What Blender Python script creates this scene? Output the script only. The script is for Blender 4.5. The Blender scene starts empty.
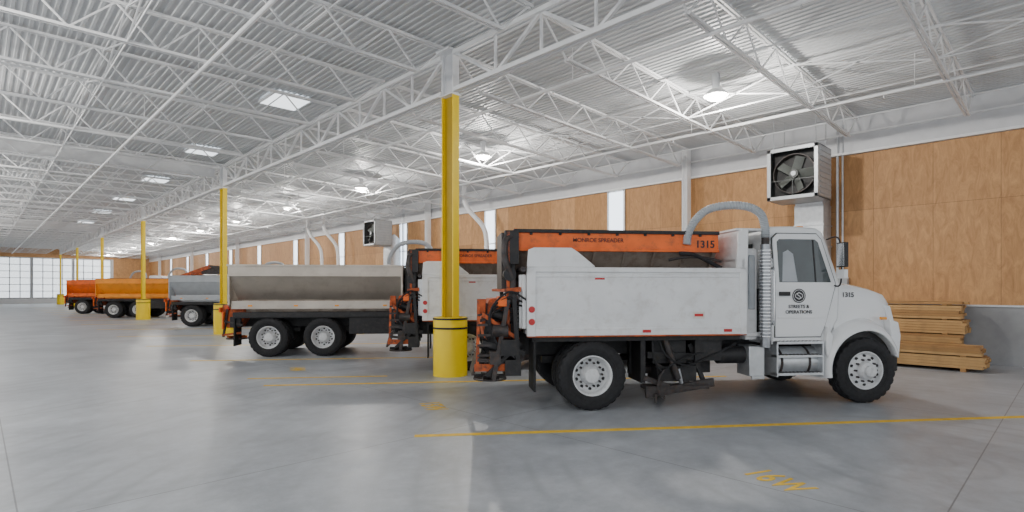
import bpy, bmesh, math, random
from mathutils import Vector, Matrix
random.seed(4)
SC=bpy.context.scene
def link(o): SC.collection.objects.link(o); return o
# ---------------- materials
def nodes(name):
    m=bpy.data.materials.new(name); m.use_nodes=True
    nt=m.node_tree; b=nt.nodes['Principled BSDF']; return m,nt,b
def mat(name,col,rough=.5,metal=0,var=.12,scale=5,bump=0,spec=.5,dirt=0,dirtcol=(.12,.10,.08)):
    m,nt,b=nodes(name); N=nt.nodes; L=nt.links
    b.inputs['Roughness'].default_value=rough; b.inputs['Metallic'].default_value=metal
    b.inputs['Specular IOR Level'].default_value=spec
    tc=N.new('ShaderNodeTexCoord'); no=N.new('ShaderNodeTexNoise')
    no.inputs['Scale'].default_value=scale; no.inputs['Detail'].default_value=6
    L.new(tc.outputs['Object'],no.inputs['Vector'])
    r=N.new('ShaderNodeValToRGB')
    r.color_ramp.elements[0].position=.3; r.color_ramp.elements[1].position=.7
    a=[c*(1-var) for c in col]+[1]; c2=[min(1,c*(1+var)) for c in col]+[1]
    r.color_ramp.elements[0].color=a; r.color_ramp.elements[1].color=c2
    L.new(no.outputs['Fac'],r.inputs['Fac'])
    out=r.outputs['Color']
    if dirt:
        n2=N.new('ShaderNodeTexNoise'); n2.inputs['Scale'].default_value=scale*1.7; n2.inputs['Detail'].default_value=9; n2.inputs['Roughness'].default_value=.7
        L.new(tc.outputs['Object'],n2.inputs['Vector'])
        r2=N.new('ShaderNodeValToRGB'); r2.color_ramp.elements[0].position=.50; r2.color_ramp.elements[1].position=.68
        r2.color_ramp.elements[1].color=(dirt,dirt,dirt,1)
        L.new(n2.outputs['Fac'],r2.inputs['Fac'])
        mx=N.new('ShaderNodeMixRGB'); L.new(r2.outputs['Color'],mx.inputs['Fac']); L.new(out,mx.inputs[1]); mx.inputs[2].default_value=(*dirtcol,1)
        out=mx.outputs['Color']
    L.new(out,b.inputs['Base Color'])
    if bump:
        bp=N.new('ShaderNodeBump'); bp.inputs['Strength'].default_value=bump; bp.inputs['Distance'].default_value=.02
        L.new(no.outputs['Fac'],bp.inputs['Height']); L.new(bp.outputs['Normal'],b.inputs['Normal'])
    return m
def emis(name,col,s):
    m,nt,b=nodes(name); b.inputs['Base Color'].default_value=(*col,1)
    b.inputs['Emission Color'].default_value=(*col,1); b.inputs['Emission Strength'].default_value=s; return m
WHITE=mat('white_paint',(.82,.83,.84),.32,var=.05,scale=3,dirt=.3,dirtcol=(.42,.37,.32))
WHITEC=mat('white_cab_paint',(.88,.89,.90),.25,var=.02,scale=2)
STEELW=mat('white_painted_steel',(.86,.87,.88),.45,var=.04)
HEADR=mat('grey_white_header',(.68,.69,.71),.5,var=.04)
DECK=mat('white_deck',(.64,.655,.67),.5,var=.06,scale=.7)
ORANGE=mat('orange_paint',(.90,.15,.012),.4,var=.15,scale=4,dirt=.5,dirtcol=(.22,.08,.04))
ORANGEB=mat('orange_body_paint',(1.0,.33,.02),.4,var=.1,scale=2,dirt=.3,dirtcol=(.4,.14,.04))
RUST=mat('worn_orange',(.52,.10,.022),.65,var=.4,scale=7,dirt=1,dirtcol=(.045,.032,.03),bump=.2)
BLACK=mat('black_frame',(.014,.014,.016),.55,var=.4,scale=8,dirt=.4,dirtcol=(.07,.055,.045))
DARKM=mat('dark_metal',(.055,.05,.05),.5,.4,var=.4,scale=12,dirt=.5,dirtcol=(.14,.07,.04))
RUBBER=mat('rubber',(.016,.016,.018),.75,var=.3,scale=20)
RIMW=mat('rim_white',(.76,.77,.78),.4,var=.08,scale=8,dirt=.3)
CHROME=mat('chrome',(.75,.76,.78),.22,.9,var=.05)
PERF=mat('perforated_steel',(.35,.36,.38),.3,.8,var=.15,scale=20)
STAIN=mat('stainless',(.50,.45,.39),.38,.5,var=.12,scale=1.6,dirt=.35,dirtcol=(.27,.21,.16))
STAIN2=mat('stainless_dirty',(.38,.32,.27),.5,.5,var=.25,scale=2.5,dirt=.7,dirtcol=(.17,.11,.08))
ALU=mat('aluminium',(.62,.64,.66),.35,.7,var=.1,scale=9)
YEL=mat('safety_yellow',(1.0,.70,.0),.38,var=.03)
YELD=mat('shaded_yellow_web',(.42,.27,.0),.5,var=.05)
YLINE=mat('yellow_line',(.92,.56,.02),.6,var=.15,scale=8,dirt=.3,dirtcol=(.5,.42,.25))
GLASS=mat('cab_glass',(.055,.07,.075),.06,var=.3,scale=2,spec=.8)
RED=mat('red_lens',(.55,.02,.02),.2)
AMB=mat('amber_lens',(.9,.35,.03),.2)
LAMPW=mat('lamp_clear',(.85,.87,.9),.1)
TXT=mat('dark_lettering',(.02,.02,.025),.5)
TXTB=mat('brown_lettering',(.06,.02,.015),.5)
TXTW=mat('pale_lettering',(.75,.72,.66),.5)
LUM=mat('lumber_wood',(.60,.36,.15),.7,var=.2,scale=3)
LUM2=mat('lumber_wood_dark',(.46,.25,.095),.7,var=.2,scale=3)
WIN=emis('window_daylight',(.80,.90,1.0),2.8)
WINF=emis('translucent_daylight',(.86,.92,.97),1.5)
SKYL=emis('skylight_daylight',(.9,.96,1.0),2.0)
GLOW=emis('lamp_glow',(1,.97,.9),14)
GREYP=mat('grey_paint',(.44,.47,.50),.4,var=.08)
CASE=mat('heater_grey_sheet',(.50,.52,.54),.4,.3,var=.08)
DGREY=mat('dark_grey_paint',(.05,.055,.055),.4,var=.08)
BL=mat('fan_blade_grey',(.14,.15,.14),.4)
def floor_mat():
    m,nt,b=nodes('concrete_floor'); N=nt.nodes; L=nt.links
    g=N.new('ShaderNodeNewGeometry'); sx=N.new('ShaderNodeSeparateXYZ'); L.new(g.outputs['Position'],sx.inputs[0])
    n1=N.new('ShaderNodeTexNoise'); n1.inputs['Scale'].default_value=.45; n1.inputs['Detail'].default_value=8; n1.inputs['Roughness'].default_value=.62; n1.inputs['Distortion'].default_value=1.2
    n2=N.new('ShaderNodeTexNoise'); n2.inputs['Scale'].default_value=4; n2.inputs['Detail'].default_value=12; n2.inputs['Roughness'].default_value=.8
    L.new(g.outputs['Position'],n1.inputs['Vector']); L.new(g.outputs['Position'],n2.inputs['Vector'])
    mp=N.new('ShaderNodeMixRGB'); mp.inputs[0].default_value=.5; L.new(n1.outputs['Fac'],mp.inputs[1]); L.new(n2.outputs['Fac'],mp.inputs[2])
    r=N.new('ShaderNodeValToRGB'); r.color_ramp.elements[0].position=.38; r.color_ramp.elements[1].position=.62
    r.color_ramp.elements[0].color=(.285,.305,.335,1); r.color_ramp.elements[1].color=(.50,.53,.57,1)
    L.new(mp.outputs[0],r.inputs['Fac'])
    def mth(op,a,bv=None,c=None):
        k=N.new('ShaderNodeMath'); k.operation=op
        for i,x in enumerate((a,bv,c)):
            if x is None: continue
            if isinstance(x,(int,float)): k.inputs[i].default_value=x
            else: L.new(x,k.inputs[i])
        return k.outputs[0]
    def joint(c,off):
        a=mth('ADD',c,-off); p=mth('PINGPONG',a,4.63/2); return mth('LESS_THAN',p,.006)
    j=mth('MAXIMUM',joint(sx.outputs[0],.23),joint(sx.outputs[1],.7))
    def arcs(cx,cy,sc,amt,pw,off):
        w=N.new('ShaderNodeTexWave'); w.wave_type='RINGS'; w.rings_direction='Z'
        w.inputs['Scale'].default_value=sc; w.inputs['Distortion'].default_value=1.5; w.inputs['Detail'].default_value=4; w.inputs['Detail Scale'].default_value=.5
        mpn=N.new('ShaderNodeMapping'); mpn.inputs['Location'].default_value=(-cx,-cy,0); L.new(g.outputs['Position'],mpn.inputs['Vector']); L.new(mpn.outputs[0],w.inputs['Vector'])
        k=N.new('ShaderNodeTexNoise'); k.inputs['Scale'].default_value=.7; k.inputs['Detail'].default_value=3; L.new(mpn.outputs[0],k.inputs['Vector'])
        kk=mth('MULTIPLY_ADD',k.outputs['Fac'],5,off); kc=N.new('ShaderNodeClamp'); L.new(kk,kc.inputs[0])
        fine=mth('MULTIPLY_ADD',n2.outputs['Fac'],1.8,-.35)
        return mth('MULTIPLY',mth('MULTIPLY',mth('MULTIPLY',mth('POWER',w.outputs['Fac'],pw),kc.outputs[0]),amt),fine)
    wr=mth('MAXIMUM',arcs(6.8,1.0,.9,.36,5,-2.1),arcs(2.0,9.0,.5,.18,8,-2.4))
    m1=N.new('ShaderNodeMixRGB'); L.new(wr,m1.inputs[0]); L.new(r.outputs[0],m1.inputs[1]); m1.inputs[2].default_value=(.12,.125,.135,1)
    jj=mth('MULTIPLY',j,.6)
    m2=N.new('ShaderNodeMixRGB'); L.new(jj,m2.inputs[0]); L.new(m1.outputs[0],m2.inputs[1]); m2.inputs[2].default_value=(.07,.07,.075,1)
    L.new(m2.outputs[0],b.inputs['Base Color'])
    rr=mth('MULTIPLY_ADD',n2.outputs['Fac'],.5,.14); L.new(rr,b.inputs['Roughness'])
    return m
def wall_mat():
    m,nt,b=nodes('plywood'); N=nt.nodes; L=nt.links
    g=N.new('ShaderNodeNewGeometry'); sx=N.new('ShaderNodeSeparateXYZ'); L.new(g.outputs['Position'],sx.inputs[0])
    cb=N.new('ShaderNodeCombineXYZ'); L.new(sx.outputs[1],cb.inputs[0]); L.new(sx.outputs[2],cb.inputs[1])
    br=N.new('ShaderNodeTexBrick'); br.offset=0.0; br.inputs['Scale'].default_value=1; br.inputs['Brick Width'].default_value=1.22; br.inputs['Row Height'].default_value=2.44
    br.inputs['Mortar Size'].default_value=.004; br.inputs['Color1'].default_value=(.66,.37,.165,1); br.inputs['Color2'].default_value=(.50,.26,.10,1); br.inputs['Mortar'].default_value=(.27,.13,.055,1)
    mpb=N.new('ShaderNodeMapping'); mpb.inputs['Location'].default_value=(0,-1.3,0); L.new(cb.outputs[0],mpb.inputs[0]); L.new(mpb.outputs[0],br.inputs['Vector'])
    mp=N.new('ShaderNodeMapping'); mp.inputs['Scale'].default_value=(1,1.9,.55); L.new(g.outputs['Position'],mp.inputs[0])
    n=N.new('ShaderNodeTexNoise'); n.inputs['Scale'].default_value=3.6; n.inputs['Detail'].default_value=12; n.inputs['Roughness'].default_value=.75; n.inputs['Distortion'].default_value=1.0; L.new(mp.outputs[0],n.inputs['Vector'])
    r=N.new('ShaderNodeValToRGB'); r.color_ramp.elements[0].position=.32; r.color_ramp.elements[1].position=.66
    r.color_ramp.elements[0].color=(.68,.62,.56,1); r.color_ramp.elements[1].color=(1.1,1.1,1.1,1); L.new(n.outputs['Fac'],r.inputs[0])
    mx=N.new('ShaderNodeMixRGB'); mx.blend_type='MULTIPLY'; mx.inputs[0].default_value=1; L.new(br.outputs['Color'],mx.inputs[1]); L.new(r.outputs[0],mx.inputs[2])
    L.new(mx.outputs[0],b.inputs['Base Color']); b.inputs['Roughness'].default_value=.6
    return m
FLOOR=floor_mat(); PLY=wall_mat(); BLOCK=mat('concrete_wall_base',(.36,.37,.385),.8,var=.15,scale=1.5,dirt=.3,dirtcol=(.25,.25,.25))
# ---------------- mesh builder
class MB:
    def __init__(s): s.v=[];s.f=[];s.m=[];s.mats=[]
    def mi(s,m):
        if m not in s.mats: s.mats.append(m)
        return s.mats.index(m)
    def add(s,vs,fs,m):
        o=len(s.v); s.v+= [tuple(x) for x in vs]; i=s.mi(m)
        for f in fs: s.f.append([a+o for a in f]); s.m.append(i)
    def box(s,c,d,m,rot=None):
        vs=[]
        for x in(-.5,.5):
            for y in(-.5,.5):
                for z in(-.5,.5):
                    p=Vector((x*d[0],y*d[1],z*d[2]))
                    if rot: p=rot@p
                    vs.append(p+Vector(c))
        s.add(vs,[(0,1,3,2),(4,6,7,5),(0,4,5,1),(2,3,7,6),(0,2,6,4),(1,5,7,3)],m)
    def bb(s,x0,x1,y0,y1,z0,z1,m): s.box(((x0+x1)/2,(y0+y1)/2,(z0+z1)/2),(abs(x1-x0),abs(y1-y0),abs(z1-z0)),m)
    def bar(s,p0,p1,w,h,m):
        p0=Vector(p0);p1=Vector(p1);d=p1-p0;q=d.to_track_quat('X','Z').to_matrix()
        s.box((p0+p1)/2,(d.length,w,h),m,q)
    def cyl(s,p0,p1,r,m,seg=12,r1=None,cap=True):
        p0=Vector(p0);p1=Vector(p1); r1=r if r1 is None else r1
        q=(p1-p0).to_track_quat('Z','Y').to_matrix(); vs=[]
        for p,rr in((p0,r),(p1,r1)):
            for i in range(seg):
                a=2*math.pi*i/seg; vs.append(p+q@Vector((rr*math.cos(a),rr*math.sin(a),0)))
        fs=[(i,(i+1)%seg,seg+(i+1)%seg,seg+i) for i in range(seg)]
        if cap: fs+=[tuple(range(seg))[::-1],tuple(range(seg,2*seg))]
        s.add(vs,fs,m)
    def tube(s,pts,r,m,seg=8,ribs=False):
        P=[Vector(p) for p in pts]; Q=[]
        n=6 if len(P)>2 else 1
        if ribs:n=14
        for i in range(len(P)-1):
            a=P[max(i-1,0)];b=P[i];c=P[i+1];d=P[min(i+2,len(P)-1)]
            for k in range(n):
                t=k/n; Q.append(.5*((2*b)+(-a+c)*t+(2*a-5*b+4*c-d)*t*t+(-a+3*b-3*c+d)*t**3))
        Q.append(P[-1]); vs=[];up=None
        for i,p in enumerate(Q):
            d=(Q[min(i+1,len(Q)-1)]-Q[max(i-1,0)]).normalized()
            if up is None: up=d.orthogonal().normalized()
            up=(up-d*up.dot(d)).normalized(); sd=d.cross(up)
            rr=r*(1.0 if (not ribs or i%2) else .86)
            for k in range(seg):
                a=2*math.pi*k/seg; vs.append(p+up*rr*math.cos(a)+sd*rr*math.sin(a))
        fs=[]
        for i in range(len(Q)-1):
            for k in range(seg): fs.append((i*seg+k,i*seg+(k+1)%seg,(i+1)*seg+(k+1)%seg,(i+1)*seg+k))
        fs+=[tuple(range(seg)),tuple(range((len(Q)-1)*seg,len(Q)*seg))]
        s.add(vs,fs,m)
    def prism(s,poly,a,b,m,axis='y'):
        n=len(poly)
        def P(p,t): return {'y':(p[0],t,p[1]),'x':(t,p[0],p[1]),'z':(p[0],p[1],t)}[axis]
        vs=[P(p,a) for p in poly]+[P(p,b) for p in poly]
        s.add(vs,[tuple(range(n)),tuple(range(n,2*n))]+[(i,(i+1)%n,n+(i+1)%n,n+i) for i in range(n)],m)
    def taper(s,prof,m):
        n=len(prof)
        vs=[(u,-w,z) for u,z,w in prof]+[(u,w,z) for u,z,w in prof]
        s.add(vs,[tuple(range(n)),tuple(range(n,2*n))]+[(i,(i+1)%n,n+(i+1)%n,n+i) for i in range(n)],m)
    def loft(s,secs,m,cap=True):
        n=len(secs[0]); vs=[p for sc in secs for p in sc]; fs=[]
        for j in range(len(secs)-1):
            for i in range(n): fs.append((j*n+i,j*n+(i+1)%n,(j+1)*n+(i+1)%n,(j+1)*n+i))
        if cap: fs+=[tuple(range(n)),tuple(range((len(secs)-1)*n,len(secs)*n))]
        s.add(vs,fs,m)
    def lathe(s,prof,c,m,axis='y',seg=32,mod=None,a0=0,a1=None):
        full=a1 is None; a1=2*math.pi if full else a1
        n=len(prof); c=Vector(c); vs=[]; K=seg if full else seg+1
        for i in range(K):
            a=a0+(a1-a0)*i/seg
            for j,(t,r) in enumerate(prof):
                rr=r if not mod else mod(i,t,r)
                if axis=='y': p=(rr*math.cos(a),t,rr*math.sin(a))
                elif axis=='z': p=(rr*math.cos(a),rr*math.sin(a),t)
                else: p=(t,rr*math.cos(a),rr*math.sin(a))
                vs.append(c+Vector(p))
        fs=[]
        for i in range(seg):
            i2=(i+1)%K
            for j in range(n-1): fs.append((i*n+j,i2*n+j,i2*n+j+1,i*n+j+1))
        s.add(vs,fs,m)
    def mesh(s,name):
        me=bpy.data.meshes.new(name); me.from_pydata(s.v,[],s.f)
        for m in s.mats: me.materials.append(m)
        me.polygons.foreach_set('material_index',s.m)
        bm=bmesh.new(); bm.from_mesh(me); bmesh.ops.recalc_face_normals(bm,faces=bm.faces); bm.to_mesh(me); bm.free()
        me.polygons.foreach_set('use_smooth',[True]*len(me.polygons)); me.set_sharp_from_angle(angle=math.radians(32))
        return me
    def obj(s,name,parent=None,bevel=0,label=None):
        o=link(bpy.data.objects.new(name,s.mesh(name)))
        if parent: o.parent=parent
        if bevel:
            md=o.modifiers.new('bevel','BEVEL'); md.width=bevel; md.segments=2; md.limit_method='ANGLE'; md.angle_limit=math.radians(35)
        if label: o['label']=label
        return o
def top(o,label,cat,group=None):
    o['label']=label;o['category']=cat
    if group:o['group']=group
    return o
def struct(o): o['kind']='structure'; return o
def empty(name,loc=(0,0,0),rz=0):
    o=link(bpy.data.objects.new(name,None)); o.location=loc; o.rotation_euler=(0,0,rz); o.empty_display_size=.3; return o
def textmesh(s,size,ex=.002,space=1,off=.012):
    cu=bpy.data.curves.new('t','FONT'); cu.body=s; cu.size=size; cu.extrude=ex; cu.align_x='CENTER'; cu.align_y='CENTER'; cu.space_character=space
    cu.offset=size*off
    o=bpy.data.objects.new('t',cu); link(o); bpy.context.view_layer.update()
    me=bpy.data.meshes.new_from_object(o.evaluated_get(bpy.context.evaluated_depsgraph_get()))
    bpy.data.objects.remove(o); return me
def textobj(name,s,size,m,parent=None,loc=(0,0,0),rot=(0,0,0),ex=.002,label=None,space=1,off=.012,sc=None):
    me=textmesh(s,size,ex,space,off); me.materials.clear(); me.materials.append(m)
    if sc:
        for v in me.vertices: v.co.x*=sc[0]; v.co.y*=sc[1]
    o=link(bpy.data.objects.new(name,me)); o.parent=parent; o.location=loc; o.rotation_euler=rot
    if label:o['label']=label
    return o
def dup(root,loc,rz,swap=None,label=None,skip=()):
    new=link(root.copy()); new.location=loc; new.rotation_euler=(0,0,rz)
    if label:new['label']=label
    cache={}
    def cp(ch,par):
        if ch.name.split('.')[0] in skip: return
        c=link(ch.copy()); c.parent=par
        if swap and c.data:
            if ch.data not in cache:
                d=c.data.copy()
                for i,mm in enumerate(d.materials):
                    if mm in swap: d.materials[i]=swap[mm]
                cache[ch.data]=d
            c.data=cache[ch.data]
        for g in list(ch.children): cp(g,c)
    for ch in list(root.children): cp(ch,new)
    return new

# ---------------- building
XC=6.73; Y0=8.67; BAY=13.9; XW=16.4; YE=85; XL=-7.0
def zr(x): return 6.45-.03*(x-XC) if x>XC else 6.45
b=MB(); b.bb(XL-1,XW+.3,-8,YE+.3,-.2,0,FLOOR); struct(b.obj('floor'))
b=MB(); pts=[];x=XL-1
while x<XW:
    for dx,dz in((0,0),(.05,0),(.062,-.022),(.108,-.022),(.12,0)):
        pts.append((x+dx,dz))
    x+=.135
vs=[];fs=[]
for (px,dz) in pts: vs+=[(px,-8,zr(px)+dz+.03),(px,YE+.3,zr(px)+dz+.03)]
for i in range(len(pts)-1): fs.append((2*i,2*i+1,2*i+3,2*i+2))
b.add(vs,fs,DECK); o=b.obj('ceiling'); struct(o); o.data.polygons.foreach_set('use_smooth',[False]*len(o.data.polygons))
b=MB(); b.bb(XW,XW+.3,-8,YE,1.3,5.2,PLY); b.bb(XW-.05,XW+.3,-8,YE,0,1.3,BLOCK); b.bb(XW-.08,XW+.3,-8,YE,5.2,zr(XW)-.02,HEADR)
b.bb(XW-.14,XW-.05,-8,YE,5.2,5.26,STEELW); b.bb(XW-.14,XW-.05,-8,YE,5.70,5.74,STEELW); b.bb(XW-.09,XW,-8,YE,1.3,1.34,ALU)
struct(b.obj('wall_right'))
b=MB(); b.bb(XL-.3,XL,16,YE,0,6.4,STEELW); struct(b.obj('wall_left'))
b=MB(); b.bb(XL-.3,XW+.3,YE,YE+.3,0,5.4,HEADR); b.bb(XL-.3,XW+.3,YE,YE+.3,5.4,6.5,PLY); b.bb(12.5,XW,YE-.05,YE,.6,5.4,PLY); struct(b.obj('wall_far'))
wn=1
for y in (11.5,18.2,25.1,32.0,38.9,45.9,52.8,59.8,66.7,73.7):
    b=MB(); b.bb(XW-.03,XW-.01,y-.31,y+.31,2.2,5.15,WIN)
    for yy in(-.34,.34): b.bb(XW-.07,XW,y+yy-.03,y+yy+.03,2.15,5.2,ALU)
    for zz in(2.17,5.18,3.7): b.bb(XW-.07,XW,y-.34,y+.34,zz-.025,zz+.025,ALU)
    struct(b.obj('window_%d'%wn)); wn+=1
for i in range(5):
    x0=-6.6+i*3.8; b=MB(); b.bb(x0,x0+3.6,YE-.04,YE-.01,.7,5.3,WINF)
    for k in range(5): b.bb(x0+k*.9-.04,x0+k*.9+.04,YE-.1,YE,.65,5.35,GREYP)
    for k in range(7): b.bb(x0,x0+3.6,YE-.1,YE,.68+k*.77-.035,.68+k*.77+.035,GREYP)
    struct(b.obj('window_%d'%wn)); wn+=1
for k in range(6):
    y=13.9+k*6.95; b=MB(); b.bb(5.15,6.0,y-.5,y+.5,6.39,6.41,SKYL)
    for xx in(5.12,6.03): b.bb(xx-.02,xx+.02,y-.54,y+.54,6.38,6.44,STEELW)
    for yy in(-.52,.52): b.bb(5.10,6.05,y+yy-.02,y+yy+.02,6.38,6.44,STEELW)
    struct(b.obj('window_%d'%wn)); wn+=1
pm=None
for k in range(-1,6):
    y=Y0+k*BAY
    if pm is None:
        b=MB(); b.bb(-.12,.12,-.09,-.07,0,6.1,STEELW); b.bb(-.12,.12,.07,.09,0,6.1,STEELW); b.bb(-.01,.01,-.07,.07,0,6.1,STEELW)
        pm=b.mesh('wall_post')
    o=link(bpy.data.objects.new('wall_post',pm)); o.location=(XW-.28,y,0); top(o,'white steel post standing against the plywood-lined wall','steel post','wall posts')
# columns
def column(y):
    e=empty('support_column',(XC,y,0))
    top(e,'yellow steel wide-flange column with round yellow base guard','column','yellow support columns')
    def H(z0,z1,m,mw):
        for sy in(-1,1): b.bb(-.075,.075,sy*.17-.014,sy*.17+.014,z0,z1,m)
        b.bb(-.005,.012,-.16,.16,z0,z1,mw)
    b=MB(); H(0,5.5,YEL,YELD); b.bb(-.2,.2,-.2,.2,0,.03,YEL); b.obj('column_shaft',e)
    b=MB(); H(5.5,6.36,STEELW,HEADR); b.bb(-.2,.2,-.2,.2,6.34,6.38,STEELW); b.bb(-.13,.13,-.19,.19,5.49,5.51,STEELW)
    b.obj('column_head',e,label='white painted steel column head')
    b=MB(); b.lathe([(0,.335),(1.12,.335),(1.15,.325),(1.15,.25),(1.0,.25)],(0,0,0),YEL,'z',36)
    b.obj('base_guard',e)
    for z in(.92,1.10):
        b=MB(); b.lathe([(z,.337),(z,.343),(z+.035,.343),(z+.035,.337)],(0,0,0),BLACK,'z',36)
        b.obj('strap',e,label='black strap band')
    return e
cols=column(Y0)
for k in range(-1,6):
    if k!=0: dup(cols,(XC,Y0+k*BAY,0),0)
# girders
b=MB(); zt=6.3; zb=5.58; L=BAY; n=6
for sx in(-.06,.06):
    b.bb(sx-.03,sx+.03,0.2,L-.2,zt-.04,zt+.04,STEELW); b.bb(sx-.03,sx+.03,.2,L-.2,zb-.04,zb+.04,STEELW)
for i in range(n):
    a=.2+(L-.4)*i/n; c=.2+(L-.4)*(i+1)/n; mdd=(a+c)/2
    b.bar((0,a,zt),(0,mdd,zb),.06,.05,STEELW); b.bar((0,mdd,zb),(0,c,zt),.06,.05,STEELW); b.bar((0,mdd,zb),(0,mdd,zt),.04,.04,STEELW)
    if i: b.bar((0,a,zb),(0,a,zt),.04,.04,STEELW)
gm=b.mesh('roof_girder')
for k in range(-1,5):
    o=link(bpy.data.objects.new('roof_girder',gm)); o.location=(XC,Y0+k*BAY,0); top(o,'white steel truss girder spanning between yellow columns','roof girder','roof girders')
def joist(L,sl,d,pan):
    b=MB(); zt=-.04
    P=lambda x,z:(x,0,z+sl*x)
    for sy in(-.035,.035):
        o=Vector((0,sy,0))
        b.bar(Vector(P(0,zt))+o,Vector(P(L,zt))+o,.035,.045,STEELW); b.bar(Vector(P(.7,zt-d))+o,Vector(P(L-.7,zt-d))+o,.035,.045,STEELW)
    n=int((L-1.4)/pan); st=(L-1.4)/n
    b.bar(P(.05,zt),P(.7,zt-d),.028,.028,STEELW); b.bar(P(L-.05,zt),P(L-.7,zt-d),.028,.028,STEELW)
    for i in range(n):
        a=.7+i*st
        b.bar(P(a,zt-d),P(a+st/2,zt),.026,.026,STEELW); b.bar(P(a+st/2,zt),P(a+st,zt-d),.026,.026,STEELW)
    return b.mesh('roof_joist')
jr=joist(XW-XC-.15,-.03,.6,1.2); jl=joist(XC-XL-.1,0,.6,1.2)
ys=[];k=-7
while True:
    yy=Y0+k*BAY/6; k+=1
    if yy>YE-1: break
    ys.append(yy)
    o=link(bpy.data.objects.new('roof_joist',jr)); o.location=(XC+.1,yy,6.43); top(o,'white open-web steel roof joist under ribbed deck','roof joist','roof joists')
    o=link(bpy.data.objects.new('roof_joist',jl)); o.location=(XL,yy,6.43); top(o,'white open-web steel roof joist under ribbed deck','roof joist','roof joists')
for xx in(9.4,11.8,14.2,4.2,1.8,-.8):
    b=MB(); z1=zr(xx)-.08; z2=z1-.58
    b.cyl((xx,ys[0],z1-.03),(xx,ys[-1],z1-.03),.016,STEELW,6); b.cyl((xx,ys[0],z2),(xx,ys[-1],z2),.016,STEELW,6)
    if xx in(11.8,1.8):
        for a,c in zip(ys[:-1],ys[1:]):
            b.bar((xx,a,z1),(xx,c,z2),.025,.025,STEELW); b.bar((xx,a,z2),(xx,c,z1),.025,.025,STEELW)
    top(b.obj('joist_bridging'),'thin white steel bridging rods tying the roof joists together','joist bridging','joist bridging lines')
for k in (1,3):
    b=MB(); b.bb(XL,XC-.2,-.1,.1,6.35,6.38,STEELW); b.bb(XL,XC-.2,-.1,.1,5.92,5.95,STEELW); b.bb(XL,XC-.2,-.01,.01,5.95,6.35,STEELW)
    o=b.obj('roof_beam'); o.location=(0,Y0+k*BAY+.35,0); top(o,'solid white steel beam crossing below the deck','roof beam','solid roof beams')
for xx,zz in((8.3,5.72),(13.0,5.6),(3.0,5.75)):
    b=MB(); b.cyl((xx,-7.5,zz),(xx,YE,zz),.035,STEELW,10)
    for y in ys[::2]: b.cyl((xx,y+.5,zz+.03),(xx,y+.5,zr(xx)),.008,STEELW,5); b.cyl((xx,y+1.0,zz),(xx,y+1.0,zz-.1),.015,CHROME,6)
    top(b.obj('sprinkler_pipe'),'long white sprinkler pipe hung beneath the roof joists','pipe','sprinkler pipes')
# lamps
def lamp():
    e=empty('high_bay_lamp'); top(e,'glowing round high-bay lamp hung from the roof joists','ceiling lamp','high-bay lamps')
    b=MB(); b.cyl((0,0,.1),(0,0,.42),.075,ALU,16); b.cyl((0,0,.42),(0,0,.75),.012,ALU,6); b.bb(-.06,.06,-.06,.06,.3,.45,ALU); b.obj('lamp_housing',e)
    b=MB(); b.lathe([(.12,.08),(.10,.14),(.0,.24),(-.03,.25),(-.03,.235),(.0,.22),(.08,.12)],(0,0,0),STEELW,'z',28); b.obj('lamp_reflector',e)
    b=MB(); b.lathe([(.02,.20),(-.05,.21),(-.09,.16),(-.11,.08),(-.115,.001)],(0,0,0),GLOW,'z',24); b.obj('lamp_lens',e)
    return e
L0=lamp(); first=True
for xx,st in((11.2,5.35),(-1.2,1.6)):  # second row: unseen left-bay lamps, added to brighten the deck
    for k in range(11 if xx>0 else 8):
        y=st+k*7.45
        if y>YE-2: continue
        z=5.8
        if first: L0.location=(xx,y,z); first=False
        else: dup(L0,(xx,y,z),0)
        ld=bpy.data.lights.new('lamp_light','POINT'); ld.energy=360; ld.color=(1,.96,.90); ld.shadow_soft_size=.08
        lo=link(bpy.data.objects.new('lamp_light',ld)); lo.location=(xx,y,z-.22)
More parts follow.
